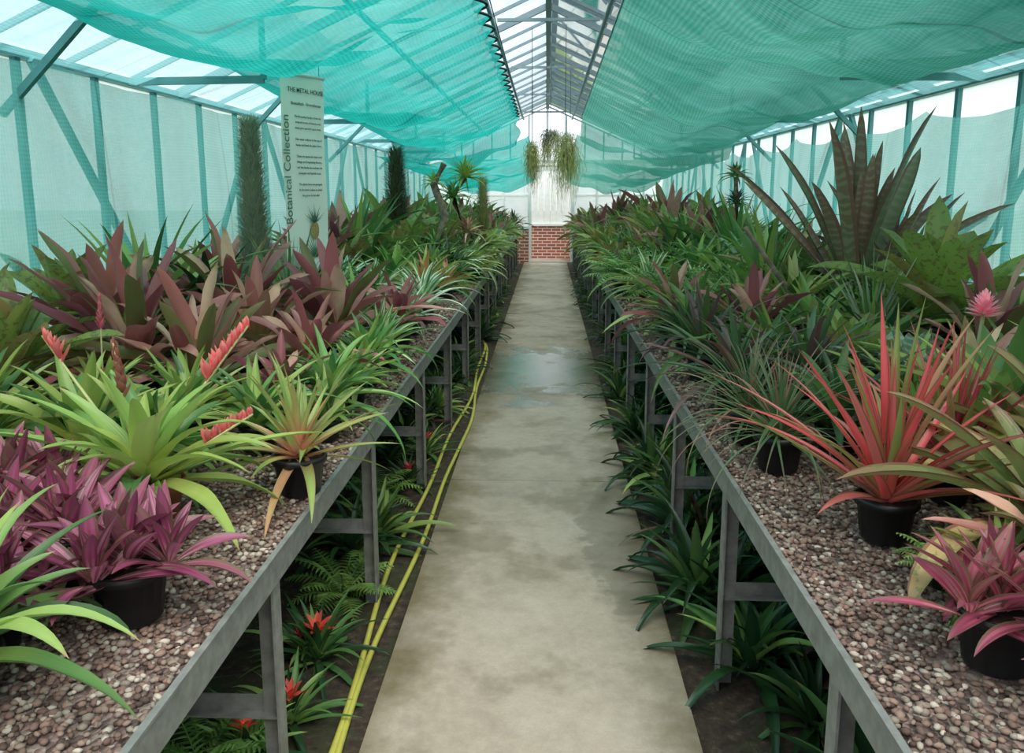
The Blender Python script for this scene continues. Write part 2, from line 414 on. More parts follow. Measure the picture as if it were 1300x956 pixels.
M_frame2=m_simple('roof_frame_metal',(128,150,160),.5,.1,.1)
M_black=m_simple('black_cord',(18,20,24),.6)
t=NT('roof_glass'); tr=t.n('ShaderNodeBsdfTransparent',i_0=(.94,.97,.97,1)); gl=t.n('ShaderNodeBsdfGlossy'); gl.inputs['Roughness'].default_value=.05
fr=t.n('ShaderNodeFresnel',i_IOR=1.35)
M_glass=t.done(t.mixs(fr.outputs[0],tr.outputs[0],gl.outputs[0]))
t=NT('whitewashed_glass'); g=t.geo(); n=t.noise(g,4,4,.6)
tl=t.n('ShaderNodeBsdfTranslucent'); t.put(tl.inputs[0],t.ramp(n,[(.3,(.76,.88,.88,1)),(.7,(.88,.95,.95,1))]))
tr=t.n('ShaderNodeBsdfTransparent',i_0=(.95,1,1,1))
M_wglass=t.done(t.mixs(.16,tl.outputs[0],tr.outputs[0]))

def net_mat(name,c1,c2,transp,trl=.75,weave=45,sh=.55):
    t=NT(name); g=t.geo(); n=t.noise(g,1.6,4,.6); n2=t.noise(g,18,3,.6)
    uv=t.t.nodes.new('ShaderNodeUVMap').outputs[0]; sp=t.n('ShaderNodeSeparateXYZ',i_0=uv)
    wx=t.math('SINE',t.math('MULTIPLY',sp.outputs[0],weave*6.283)); wy=t.math('SINE',t.math('MULTIPLY',sp.outputs[1],weave*6.283))
    w=t.math('MULTIPLY',t.math('ADD',wx,wy),.25)
    fr=t.math('FRACT',t.math('MULTIPLY',sp.outputs[1],.55))
    seam=t.math('LESS_THAN',fr,.012)
    cx=t.n('ShaderNodeCombineXYZ'); t.put(cx.inputs[0],t.math('MULTIPLY',sp.outputs[0],1.2)); t.put(cx.inputs[1],t.math('MULTIPLY',sp.outputs[1],9.0))
    ns=t.noise(cx.outputs[0],1.0,3,.6)
    f=t.math('MULTIPLY',t.math('SUBTRACT',t.math('ADD',t.math('MULTIPLY',n,.5),t.math('MULTIPLY',ns,.5)),.3),2.5,clamp=True)
    col=t.mix(f,lin(c1),lin(c2))
    col=t.mix(t.math('MULTIPLY',t.math('ADD',w,.5),.5),col,lin(tuple(x*sh for x in c1)))
    col=t.mix(t.math('MULTIPLY',seam,.5),col,lin(tuple(x*.5 for x in c1)))
    tl=t.n('ShaderNodeBsdfTranslucent'); t.put(tl.inputs[0],col)
    df=t.n('ShaderNodeBsdfDiffuse'); t.put(df.inputs[0],col)
    body=t.mixs(trl,df.outputs[0],tl.outputs[0])
    tr=t.n('ShaderNodeBsdfTransparent',i_0=(1,1,1,1))
    f=t.math('ADD',transp-.06,t.math('ADD',t.math('MULTIPLY',n2,.12),t.math('MULTIPLY',w,.12)),clamp=True)
    return t.done(t.mixs(f,body,tr.outputs[0]))
M_netL=net_mat('shade_net_teal',(14,160,146),(64,206,196),.13)
M_netR=net_mat('shade_net_green',(56,146,126),(116,196,178),.15)
M_netW=net_mat('wall_net_pale',(100,188,182),(146,216,212),.28,sh=.8)
M_netP=net_mat('roof_side_net_pale',(120,196,196),(166,220,220),.42,sh=.8)

def wall_side(name,sx):
    b=MB()
    b.box((sx*(WX+.06),(Y0+Y1)/2,.36),(.12,Y1-Y0,.80),M_brick)
    y=Y0+.03
    while y<=Y1+.01:
        b.box((sx*WX,y,(.76+EZ)/2),(.03,.045,EZ-.76),M_frame); y+=.75
    for z in (.79,EZ): b.box((sx*WX,(Y0+Y1)/2,z),(.06,Y1-Y0,.05),M_frame)
    for yy in (4.35,7.9,11.6,15.2):
        b.beam((sx*(WX-.04),yy,EZ-.02),(sx*(WX-.04),yy+1.1,.95),.05,.03,M_frame,(1,0,0))
        b.beam((sx*(WX-.04),yy+3.3,EZ-.02),(sx*(WX-.04),yy+2.1,.95),.05,.03,M_frame,(1,0,0))
    b.quad((sx*(WX+.02),Y0,.8),(sx*(WX+.02),Y1,.8),(sx*(WX+.02),Y1,EZ),(sx*(WX+.02),Y0,EZ),M_wglass)
    b.obj(name,False)
wall_side('wall_left',-1); wall_side('wall_right',1)
b=MB(); dl,dr,dh=-.42,.60,2.12
for x0,x1 in ((-WX,dl),(dr,WX)):
    b.box(((x0+x1)/2,Y1+.05,.4),(x1-x0,.12,.80),M_brick)
    b.box(((x0+x1)/2,Y1+.02,.82),(x1-x0,.10,.06),M_white)
    b.quad((x0,Y1+.02,.8),(x1,Y1+.02,.8),(x1,Y1+.02,EZ),(x0,Y1+.02,EZ),M_wglass)
    n=4
    for i in range(n+1):
        x=x0+(x1-x0)*i/n; b.box((x,Y1+.02,(.85+EZ)/2),(.04,.05,EZ-.85),M_white)
    b.box(((x0+x1)/2,Y1+.02,1.55),(x1-x0,.04,.035),M_white)
b.box((0,Y1+.02,EZ),(2*WX,.07,.07),M_white)
b.box(((dl+dr)/2,Y1+.02,dh),(dr-dl,.06,.06),M_white)
b.quad((dl,Y1+.02,dh),(dr,Y1+.02,dh),(dr,Y1+.02,EZ),(dl,Y1+.02,EZ),M_glass)
for i in range(-6,7):
    x=i*.42; zt=EZ+(RZ-EZ)*(1-abs(x)/WX); b.box((x,Y1+.02,(EZ+zt)/2),(.03,.04,zt-EZ),M_frame2)
b.V+=[(-WX,Y1+.03,EZ),(WX,Y1+.03,EZ),(0,Y1+.03,RZ)]; b.A+=[.5]*3; b.F.append((len(b.V)-3,len(b.V)-2,len(b.V)-1)); b.MI.append(b.mat(M_glass)); b.UV+=[(0,0)]*3
b.obj('wall_end',False)
b=MB()
for x in (dl+.03,dr-.03): b.box((x,Y1+.02,dh/2),(.06,.07,dh),M_white)
b.box(((dl+dr)/2,Y1+.02,.0),(dr-dl,.2,.08),M_steel)
for z in (.1,1.0,2.02): b.box((dr+.0,Y1+.5,z),(.04,.9,.09),M_white)
for y in (.1,.9): b.box((dr+.0,Y1+y,1.06),(.04,.08,2.0),M_white)
b.obj('door_1',False)
b=MB()
b.box((0,Y0-.05,.4),(2*WX,.12,.8),M_brick)
b.quad((-WX,Y0,.8),(WX,Y0,.8),(WX,Y0,EZ),(-WX,Y0,EZ),M_glass)
for i in range(-6,7):
    x=i*.45; zt=EZ+(RZ-EZ)*(1-abs(x)/WX); b.box((x,Y0,(.8+zt)/2),(.04,.05,zt-.8),M_white)
b.obj('wall_back',False)
# garden wall and pale boarded building outside the doorway
b=MB(); b.box((0,20.7,.37),(9,.22,.86),M_brick); b.box((0,20.7,.83),(9,.28,.05),M_white)
for i in range(-30,31): b.box((i*.15,20.7,1.6),(.146,.03,1.5),M_white)
for z in (2.3,): b.box((0,20.68,z),(9,.05,.07),M_white)
b.obj('garden_wall',False)
b=MB(); b.box((0,20.1,-.03),(3,1.0,.10),M_path); b.obj('paving_slab',False)

# roof
b=MB(); y=Y0; i=0
while y<=Y1+.01:
    for sx in (-1,1):
        b.beam((sx*WX,y,EZ),(0,y,RZ),.022 if i%4 else .045,.03 if i%4 else .06,M_frame2)
    y+=.72; i+=1
b.beam((0,Y0,RZ),(0,Y1,RZ),.06,.09,M_frame2)
for f in (.2,.5,.8):
    for sx in (-1,1):
        b.beam((sx*WX*(1-f),Y0,EZ+(RZ-EZ)*f-.03),(sx*WX*(1-f),Y1,EZ+(RZ-EZ)*f-.03),.03,.035,M_frame2)
for y in (-.8,2.3,5.4,8.5,11.6,14.7,17.8):
    for sx in (-1,1):
        b.beam((sx*WX,y,EZ),(sx*1.8,y,EZ+.01),.035,.045,M_frame)
        b.beam((sx*1.8,y,EZ+.01),(sx*1.8,y,EZ+(RZ-EZ)*(1-1.8/WX)),.03,.03,M_frame)
    b.beam((-.5,y,3.26),(.5,y,3.26),.025,.03,M_frame2)
for y in (-2.4,.8,4.1,7.2,10.3,13.4,16.5):
    for sx in (-1,1):
        b.beam((sx*(WX-.02),y,1.98),(sx*2.1,y,EZ+(RZ-EZ)*(1-2.1/WX)-.02),.035,.035,M_frame)
for sx in (-1,1):
    b.quad((sx*WX,Y0,EZ+.05),(sx*WX,Y1,EZ+.05),(0,Y1,RZ+.07),(0,Y0,RZ+.07),M_glass)
b.obj('ceiling',False)

# ---------------------------------------------------------------- shade nets
def sheet(name,fn,nu,nv,m,su,sv):
    b=MB(); b.mat(m)
    for j in range(nv+1):
        for i in range(nu+1):
            b.V.append(fn(i/nu,j/nv)); b.A.append(.5)
    for j in range(nv):
        for i in range(nu):
            a=j*(nu+1)+i; b.F.append((a,a+1,a+nu+2,a+nu+1)); b.MI.append(0)
            b.UV+=[(i/nu*su,j/nv*sv),((i+1)/nu*su,j/nv*sv),((i+1)/nu*su,(j+1)/nv*sv),(i/nu*su,(j+1)/nv*sv)]
    return b.obj(name)
def roofnet(sx,ya,yb,zi0,zi1,zo0,zo1,xi,xo,sag,flap,m,scal,seed):
    L=yb-ya
    def fn(u,v):
        y=ya+L*v
        zi=zi0+(zi1-zi0)*v; zo=zo0+(zo1-zo0)*v
        bay=abs(math.sin(math.pi*(y-2.3)/3.1))
        x=xi+(xo-xi)*u
        if u<.02 and scal: x+=.06-.09*abs(math.sin(math.pi*(y-ya)/.34))
        z=zi+(zo-zi)*u
        S=math.sin(math.pi*u)
        z-=S**.7*(sag*(.4+.6*bay))
        z+=(.03*math.sin(u*16+y*1.9+seed)+.02*math.sin(y*6+u*7+seed)+.012*math.sin(y*15-u*9))*S
        z+=.12*mathutils.noise.noise(Vector((x*1.6,y*.9,seed)))*S+.05*mathutils.noise.noise(Vector((x*4+y*3,y*1.2,seed)))*S
        e=max(0,(v-.94)/.06); z-=flap*e**1.6
        z=min(z,EZ+(RZ-EZ)*(1-x/WX)-.07)
        return (sx*x,y,z)
    return sheet('shade_net',fn,44,int(L*20),m,(xo-xi),L)
NY=1.7
roofnet(-1,NY,11.9,2.80,2.60,2.46,2.40,.40,2.15,.36,.30,M_netL,True,1)
roofnet(1,NY,11.6,2.80,2.58,2.42,2.34,.44,2.45,.36,.28,M_netR,False,5)
roofnet(-1,12.0,18.9,2.40,2.0,2.15,1.95,.26,2.5,.3,.1,M_netL,False,9)
roofnet(1,11.8,18.9,2.40,2.0,2.15,1.95,.40,2.5,.3,.1,M_netR,False,12)
def sideroof(sx):
    L=Y1-Y0-.4
    def fn(u,v):
        y=Y0+.2+L*v; x=2.62-1.0*u
        z=EZ+(RZ-EZ)*(1-x/WX)-.06-.035*math.sin(math.pi*u)*abs(math.sin(math.pi*y/.72))
        return (sx*x,y,z)
    sheet('shade_net',fn,8,int(L*8),M_netP,1.0,L)
sideroof(-1); sideroof(1)
def wallnet(sx,ya,yb,ztop,scd):
    L=yb-ya
    def fn(u,v):
        y=ya+L*v; sc=scd*abs(math.sin(math.pi*y/1.5))**.7
        top=ztop-sc; z=top+(0.80-top)*u
        x=WX-.10-.05*math.sin(u*2.6)+.02*math.sin(y*4+u*2)*(1-u)+.008*math.sin(y*17+u*3)
        return (sx*x,y,z)
    return sheet('side_shade_net',fn,12,int(L*14),M_netW,1.5,L)
wallnet(-1,Y0+.1,Y1-.1,2.26,.03); wallnet(1,Y0+.1,Y1-.1,2.16,.10)
b=MB()
for kk in range(31):
    ys=NY+kk*.34
    pts=[]
    for q in range(7):
        f=q/6; y=ys+.34*f; v=(y-NY)/(11.9-NY)
        if v>.95: break
        pts.append((-.46+ .09*math.sin(math.pi*f),y,2.80-.20*v-.012))
    if len(pts)>2: b.tube(pts,.009,M_black,5)
b.tube([(-.36,NY,2.83),(-.36,12,2.63)],.004,M_black,5)
b.obj('net_cord')
b=MB(); b.tube([(.44,NY,2.80),(.44,11.6,2.58)],.006,M_frame,5); b.obj('net_cord')

# ================================================================= BENCHES
BL,BR,BO=-.64,.556,2.52
t=NT('gravel'); g=t.geo()
vo=t.n('ShaderNodeTexVoronoi'); vo.inputs['Scale'].default_value=75; t.put(vo.inputs['Vector'],g)
col=t.ramp(vo.outputs['Color'],[(.1,lin((80,66,60))),(.4,lin((124,104,96))),(.65,lin((146,124,114))),(.95,lin((172,162,150)))])
M_gbase=t.done(t.principled(col,.85,0,t.bump(vo.outputs['Distance'],.9,.012)))
t=NT('pebbles'); at=t.n('ShaderNodeAttribute',attribute_name='rnd').outputs['Fac']
col=t.ramp(at,[(.05,lin((78,60,52))),(.3,lin((126,100,88))),(.55,lin((150,122,108))),(.8,lin((140,130,116))),(.97,lin((200,186,170)))])
M_peb=t.done(t.principled(col,.75,0))

def bench(xf,sx,legs):
    b=MB(); xo=sx*BO; ya,yb=-2.2,18.6; yc=(ya+yb)/2; L=yb-ya
    b.box((xf,yc,.72),(.006,L,.075),M_steel)
    b.box((xf+sx*.02,yc,.685),(.04,L,.006),M_steel)
    b.box((xf,yc,.757),(.014,L,.006),M_steel)
    b.box((xo,yc,.72),(.006,L,.075),M_steel)
    b.box(((xf+xo)/2,yc,.70),(abs(xo-xf)-.02,L,.014),M_steel)
    for y in legs:
        for x,s2 in ((xf+sx*.012,sx),(xo-sx*.03,-sx),((xf+xo)/2,sx)):
            b.box((x,y,.345),(.006,.052,.69),M_steel)
            b.box((x+s2*.026,y+.023,.345),(.052,.006,.69),M_steel)
        b.box(((xf+xo)/2,y+.03,.33),(abs(xo-xf)-.03,.006,.045),M_steel)
        b.box(((xf+xo)/2,y+.015,.309),(abs(xo-xf)-.03,.035,.005),M_steel)
        b.box(((xf+xo)/2,y,.672),(abs(xo-xf)-.03,.04,.03),M_steel)
    b.obj('metal_bench',False)
    b=MB(); b.box((( xf+sx*.006)/2+xo/2,yc,.726),(abs(xo-xf)-.014,L-.01,.036),M_gbase)
    ico=[(0,0,1),(.894,0,.447),(.276,.851,.447),(-.724,.526,.447),(-.724,-.526,.447),(.276,-.851,.447),
         (.724,.526,-.447),(-.276,.851,-.447),(-.894,0,-.447),(-.276,-.851,-.447),(.724,-.526,-.447),(0,0,-1)]
    fc=[(0,1,2),(0,2,3),(0,3,4),(0,4,5),(0,5,1),(1,6,2),(2,7,3),(3,8,4),(4,9,5),(5,10,1),(1,10,6),(2,6,7),(3,7,8),(4,8,9),(5,9,10),(6,11,7),(7,11,8),(8,11,9),(9,11,10),(10,11,6)]
    mi=b.mat(M_peb)
    def addp(x,y,z,s):
        k=len(b.V); a=R.uniform(0,3.14); ca,sa=math.cos(a),math.sin(a); r=R.random()
        e=(s*R.uniform(.8,1.5),s*R.uniform(.7,1.1),s*R.uniform(.5,.85))
        for q in ico:
            X=q[0]*e[0];Y=q[1]*e[1]
            b.V.append((x+X*ca-Y*sa,y+X*sa+Y*ca,z+q[2]*e[2])); b.A.append(r)
        for f in fc: b.F.append((f[0]+k,f[1]+k,f[2]+k)); b.MI.append(mi); b.UV.extend([(0,0)]*3)
    for (y0,y1,w,cnt,s) in ((.9,2.6,.75,6500,.0078),(2.6,4.6,.4,2400,.009),(4.6,8,.2,1100,.011)):
        for _ in range(cnt):
            addp(xf+sx*R.uniform(.014,w),R.uniform(y0,y1),.746+R.uniform(0,.006),s*R.uniform(.7,1.2))
    b.obj('gravel_bed')
bench(BL,-1,[-1.7,-.5,.7,1.85,3.0,4.3,5.55,6.8,8.05,9.3,10.6,11.9,13.2,14.5,15.8,17.1,18.4])
bench(BR,1,[-1.8,-.7,.4,1.5,2.52,3.55,4.6,5.7,6.8,7.9,9,10.2,11.4,12.6,13.8,15,16.2,17.4,18.4])

# ================================================================= HOSE (one hose doubled back on itself)
M_hose=m_simple('yellow_hose',(206,200,92),.4,0,.08)
def hose(pts):
    cu=bpy.data.curves.new('h','CURVE'); cu.dimensions='3D'; sp=cu.splines.new('NURBS'); sp.points.add(len(pts)-1)
    for p,q in zip(sp.points,pts): p.co=(q[0],q[1],q[2],1)
    sp.use_endpoint_u=True; sp.order_u=4; cu.bevel_depth=.0105; cu.bevel_resolution=4; cu.resolution_u=10
    o=bpy.data.objects.new('h',cu); me=bpy.data.meshes.new_from_object(o); bpy.data.objects.remove(o)
    me.materials.append(M_hose); return me
h=bpy.data.objects.new('garden_hose',None); COL.objects.link(h)
for nm,off,ph in (('hose_run_1',-.625,0.4),('hose_run_2',-.560,1.6)):
    pts=[]
    y=-1.5
    while y<8.6:
        x=off+.03*math.sin(y*1.15+ph)+.016*math.sin(y*3.1+ph*2)
        pts.append((x,y,.022 if x<-.54 else .042)); y+=.3
    pts+= [(-.66,8.8,.02),(-.75,9.1,.02)]
    me=hose(pts); 
    for p in me.polygons: p.use_smooth=True
    o=bpy.data.objects.new(nm,me); COL.objects.link(o); o.parent=h

# ================================================================= KEY PLANTS
keys=[]
def K(kind,x,y,sc=1,**kw):
    keys.append((x,y,.15*sc+.02)); return plant(kind,x,y,sc,hi=True,**kw)
b=vrt('lime',True); spike(b,(.0,.02,.15),.15,LM['redbract'],(.75,.25),34,.05,.018,.2)
spike(b,(-.02,.0,.15),.12,LM['brownbract'],(-.05,-.1),26,.04,.02,.14); spike(b,(.02,0,.12),.12,LM['redbract'],(1.6,.1),24,.04,.014,.12)
spike(b,(-.02,.02,.13),.08,LM['redbract'],(-.9,.5),18,.05,.016,.3)
place('lime_bromeliad',b.mesh('lime_flowering'),(-1.0,1.95,GZ),.1,1.2); keys.append((-1.0,1.95,.2))
K('lime',-1.3,2.2,1.15); K('lime',-1.15,2.3,.9)
K('pink',-.83,1.52,1.15); K('pink',-1.06,1.66,1.2); K('pink',-1.26,1.84,1.25); K('pink',-1.05,1.4,1.1); K('pink',-1.3,1.58,1.2)
K('green',-.96,1.2,.95); K('blade',-1.25,1.3,.75)
K('olive',-.70,2.24,1.02); K('green',-.95,2.62,.85); K('lime',-1.2,2.65,.95); K('green',-.76,2.75,.65); K('rose',-.96,2.9,.7)
K('tank',-1.95,2.85,1.2); K('tank',-2.3,3.2,1.2); K('lime',-1.75,2.4,1.1); K('tank',-1.6,2.15,.9)
K('maroon',-1.62,3.15,1.1); K('maroon',-1.95,3.6,1.15); K('rose',-1.25,3.5,1.15); K('maroon',-1.5,3.9,1.2)
K('maroon',-1.30,3.0,.95); K('tank',-2.3,3.9,1.25); K('maroon',-1.05,4.0,1.05); K('rose',-.98,3.35,.95); K('green',-1.75,3.35,1.1)
K('green',-.80,2.98,.9); K('green',-.80,3.6,.9); K('lime',-.78,3.25,.75); K('varieg2',-.80,3.95,1.0); K('green',-1.1,4.7,1.15); K('rose',-.82,4.5,.9)
K('varieg',-.82,5.4,1.2); K('varieg2',-1.15,5.5,1.25); K('orange',-.9,6.1,1.25); K('varieg',-1.5,6.0,1.3)
K('lime',-1.2,6.5,1.3); K('rose',-1.9,6.2,1.2); K('varieg',-.82,4.95,.95); K('lime',-1.35,5.1,1.2); K('varieg2',-1.5,5.4,1.2)
# right foreground
K('red',.84,1.98,1.0); K('red',1.12,2.25,.85)
K('pink',.82,1.42,1.1); K('pink',.98,1.26,1.1); K('rose',1.04,1.58,.75); K('green',.94,1.64,.55); K('fern',.86,1.72,.35)
K('blade',1.10,1.76,1.1); K('blade',1.34,2.1,1.05); K('tank',1.28,1.45,.85); K('blade',1.12,1.38,.85); K('maroon',1.4,1.75,.8); K('green',1.22,1.2,.8)
K('grass',.72,2.5,1.05); K('dgreen',.94,2.62,.95); K('rose',1.38,2.7,.9); K('grass',.70,2.8,1.0); K('green',1.2,2.75,1.0); K('lime',1.15,2.5,.75)
K('dark',.74,3.2,1.1); K('dark',1.02,3.2,1.15); K('dark',.72,3.75,1.1); K('silver',1.35,3.1,1.05); K('green',1.0,3.7,1.1)
K('green',1.72,3.0,1.15); K('varieg2',2.0,2.7,1.0); K('maroon',1.85,3.5,1.0); K('dgreen',1.45,3.6,1.1); K('tank',1.25,3.4,.8)
K('rose',1.02,4.1,1.05); K('dark',.74,4.3,1.0); K('green',1.35,4.2,1.15); K('tall',2.3,4.0,1.0); K('dgreen',2.2,3.2,1.1)
K('banded',1.80,4.9,1.05); K('banded',2.2,5.5,.8)
K('lime',1.2,5.0,1.1); K('rose',.74,4.8,.95); K('fern',.84,5.9,1.2); K('green',1.6,6.2,1.2); K('lime',.80,6.6,1.1); K('green',.76,5.35,1.0); K('fern',1.15,5.6,1.1)
b=vrt('silver',True); b.tube([(0,0,.12),(.01,0,.3),(.02,0,.46)],[.008,.007,.007],LM['stem'],8)
for i in range(60):
    f=i/60; b.leaf((.02,0,.43+.05*f),i*GA,rad(0+85*f),.066*(1-.25*f),.018,rad(-15),LM['pinkbract'],.3,5,3,0,'lance')
place('pink_flowered_bromeliad',b.mesh('pink_flowered'),(1.46,2.85,GZ),0,1.0); keys.append((1.46,2.85,.2))
b=vrt('lime',True); spike(b,(0,0,.2),.13,LM['redbract'],(.1,.1),30,.05,.018,.22)
place('lime_bromeliad',b.mesh('lime_flowering'),(-1.52,2.72,GZ),1,.9); keys.append((-1.52,2.72,.2))

# ================================================================= FILLERS
def wpick(l):
    s=sum(w for _,w in l); r=R.uniform(0,s)
    for k,w in l:
        r-=w
        if r<=0: return k
    return l[-1][0]
left=[('green',5),('lime',4.5),('maroon',.8),('varieg',1.6),('varieg2',2.4),('rose',1.7),('orange',1.4),('dgreen',1.3),('tank',2),('tall',1.4),('silver',.8),('yucca',.4),('fern',.4)]
right=[('green',6),('lime',4),('dark',1.3),('dgreen',1.6),('rose',1.1),('maroon',.4),('silver',1),('varieg2',1.6),('tall',1.3),('grass',.7),('orange',.7),('yucca',.5),('fern',1.2),('tank',1.6),('blade',1)]
for sx,xf,tbl in ((-1,.64,left),(1,.556,right)):
    y=.95; row=0
    while y<18.4:
        first=xf+(.13 if y>3 else .42)
        x=first+ (.10 if row%2 else 0)
        while x<2.36:
            px,py=sx*(x+R.uniform(-.05,.05)),y+R.uniform(-.07,.07)
            if all((px-a)**2+(py-c)**2>(r+.08)**2 for a,c,r in keys) and not (y<1.5 and x<1.25):
                k=wpick(tbl); dpt=(x-xf)/1.9
                s=(.86+.45*min(1,dpt*1.5))*R.uniform(.8,1.28)
                if y>6: s*=1.12
                if abs(px)>2.15: s=min(s,1.05)
                if k=='tall' and x<1.1: k='green'
                if k in('yucca',) and x<1.2: k='lime'
                plant(k,px,py,s,tilt=(R.uniform(-.08,.08),sx*(.12 if x<xf+.3 else 0)*-1+R.uniform(-.06,.06)))
            x+=.265+.03*R.random()
        y+=.28; row+=1
# under-bench plants
for sx,xf in ((-1,.64),(1,.556)):
    y=1.2
    while y<17:
        for k in range(2):
            x=xf+.18+.42*k+R.uniform(-.08,.12)
            kind=wpick([('dgreen',7),('green',1.2),('guz',1.5 if sx<0 else .2),('dark',1.5)])
            if sx<0 and y<4.5 and k==0: kind=R.choice(['guz','guz','fern','dgreen'])
            plant(kind,sx*x,y+R.uniform(-.1,.1),R.uniform(.75,1.15)*(1 if sx>0 else .85),z=.005,pot=False)
        y+=.36
for (x,y,s) in ((.60,3.1,1.2),(.66,3.75,1.3),(.60,4.5,1.15),(.7,2.6,1.1),(.6,5.4,1.0),(.58,6.3,1.0)):
    plant('dgreen',x,y,s,z=.005,pot=False,hi=True)
for (x,y,s,k) in ((-.74,4.9,1.0,'guz'),(-.8,5.9,.9,'green'),(-.72,8.9,1.2,'dgreen'),(-.75,9.8,1.2,'dgreen'),(-.78,2.6,1.1,'guz'),(-.85,2.1,.9,'guz'),(-.78,3.6,1.0,'green')):
    plant(k,x,y,s,z=.005,pot=False)

# ================================================================= TILLANDSIA COLUMNS & MOSS
def column(x,y,z0,z1,r,m,n=1500,name='tillandsia_column',base=True,w=.008):
    b=MB(); H=z1-z0
    b.tube([(0,0,0),(0,0,H*.5),(0,0,H*.97)],[r*.4,r*.35,r*.1],m,8)
    for i in range(n):
        f=(i+.5)/n; rr=r*.6*(1-.5*f**1.6)
        az=i*GA; b.leaf((rr*math.cos(az)*.8,rr*math.sin(az)*.8,H*f*.97),az,rad(R.uniform(10,75)),r*R.uniform(.4,.75)*(1-.3*f**2),w,rad(R.uniform(-40,20)),m,.2,3,3,0,'taper',R.uniform(-.8,.8))
    return b.obj(name,loc=(x,y,z0))
column(-1.70,4.80,GZ,2.04,.13,LM['grey'],5200,w=.009)
column(-1.42,7.9,1.35,2.02,.16,LM['mossdark'],1800,'moss_covered_post'); 
column(-.72,9.4,1.2,1.78,.12,LM['moss'],900,'moss_covered_post'); 
for x,y,z in ((-1.42,7.9,1.36),(-.72,9.4,1.22)):
    bb=MB(); bb.tube([(0,0,0),(0,0,z-GZ)],.025,M_bark,8); bb.obj('wooden_stake',loc=(x,y,GZ))
def moss(x,y,zt,zb,r,m,n=260,name='hanging_spanish_moss',zh=3.2):
    b=MB(); H=zt-zb
    b.tube([(0,0,zh-zt),(0,0,-.02)],.003,M_black,4)
    for i in range(n):
        a=R.uniform(0,6.28); q=r*math.sqrt(R.random()); L=H*R.uniform(.25,1)*(1-.5*q/r)
        b.strand((q*math.cos(a)*.6,q*math.sin(a)*.6,R.uniform(-.25,.04)*H),L,.005,m,r*.9)
    return b.obj(name,loc=(x,y,zt))
moss(-.16,8.6,2.10,1.60,.10,LM['moss'],260)
moss(.17,8.4,2.17,1.40,.17,LM['moss'],420)
moss(.03,9.6,2.30,1.98,.16,LM['mossdark'],260)
moss(.30,11.5,2.1,1.7,.12,LM['moss'],200)
moss(-.22,12.5,2.15,1.5,.12,LM['mossdark'],200)
moss(-.02,10.5,2.25,1.75,.10,LM['moss'],160)
def branch(name,pts,r0,r1,tufts=()):
    b=MB(); n=len(pts); b.tube(pts,[r0+(r1-r0)*i/(n-1) for i in range(n)],M_bark,8)
    for (i,N,s,m) in tufts:
        rosette(b,N,s,.03,-10,85,60,25,LM[m],o=tuple(pts[i]),prof='semi',rb=.02)
    b.obj(name)
branch('driftwood_branch',[(-1.0,7.6,GZ),(-1.02,7.6,1.1),(-.93,7.6,1.4),(-1.03,7.62,1.68),(-.93,7.6,1.86)],.05,.03,((3,30,.16,'lime'),(1,30,.25,'green')))
branch('driftwood_branch',[(-.98,8.4,GZ),(-.8,8.4,1.2),(-.95,8.4,1.55),(-.82,8.4,1.75)],.045,.03,((3,70,.30,'lime'),(2,50,.28,'green'),(1,40,.26,'rose')))
branch('driftwood_branch',[(1.5,4.6,GZ),(1.3,4.55,1.1),(1.05,4.5,1.42)],.02,.012,())
branch('driftwood_branch',[(1.75,8,GZ),(1.8,8,1.2),(1.78,8,1.5),(1.76,8,1.75)],.03,.02,((1,40,.25,'rose'),(2,40,.2,'dark'),(3,40,.18,'green')))

# ================================================================= BANNER
ban=bpy.data.objects.new('hanging_banner',None); COL.objects.link(ban)
ban.location=(-1.50,4.76,1.00); ban.rotation_euler=(0,0,math.atan2(.34,.155))
M_ban=m_simple('banner_cloth',(248,250,238),.7,0,.03,3)
M_ink=m_simple('ink_dark_green',(34,60,48),.7,0,.05)
M_ink2=m_simple('ink_grey_green',(96,130,108),.7,0,.05)
M_pine=m_simple('ink_pineapple',(176,150,96),.7,0,.3,90)
W,H=.37,1.27
bb=MB(); nu,nv=10,24; bb.mat(M_ban)
for j in range(nv+1):
    for i in range(nu+1):
        bb.V.append((W*i/nu,.004*math.sin(j*.5+i*.6),H*j/nv)); bb.A.append(.5)
for j in range(nv):
    for i in range(nu):
        a=j*(nu+1)+i; bb.F.append((a,a+1,a+nu+2,a+nu+1)); bb.MI.append(0); bb.UV+=[(0,0)]*4
bb.tube([(-.01,0,H),(W+.01,0,H)],.01,M_white,8); bb.tube([(-.01,0,0),(W+.01,0,0)],.01,M_white,8)
bb.tube([(.03,0,H),(.03,0,H+.1)],.002,M_black,4); bb.tube([(W-.03,0,H),(W-.03,0,H+.1)],.002,M_black,4)
bb.obj('cloth',parent=ban)
def text(s,x,z,size,m,rot=0,align='CENTER',nm='lettering'):
    cu=bpy.data.curves.new(nm,'FONT'); cu.body=s; cu.size=size; cu.align_x=align; cu.extrude=.0003; cu.offset=size*.006
    o=bpy.data.objects.new(nm,cu); me=bpy.data.meshes.new_from_object(o); bpy.data.objects.remove(o)
    me.materials.append(m); o=bpy.data.objects.new(nm,me); COL.objects.link(o); o.parent=ban
    o.location=(x,-.007,z); o.rotation_euler=(math.pi/2,rot,0)
text('THE METAL HOUSE',.21,1.17,.036,M_ink,nm='title')
text('Bromeliads - Bromeliaceae',.21,1.10,.024,M_ink,nm='subtitle')
body=["The Bromeliad family is from the","tropical forests of America and","most grow perched upon trees.","","Rain water collects in the cup of","leaves and feeds the plant there.","","These are grown for their bold","foliage and long-lasting flowers,","and the family also includes the","pineapple and Spanish moss.","","The plants here are grouped","by the kind of place in which","they grow in the wild."]
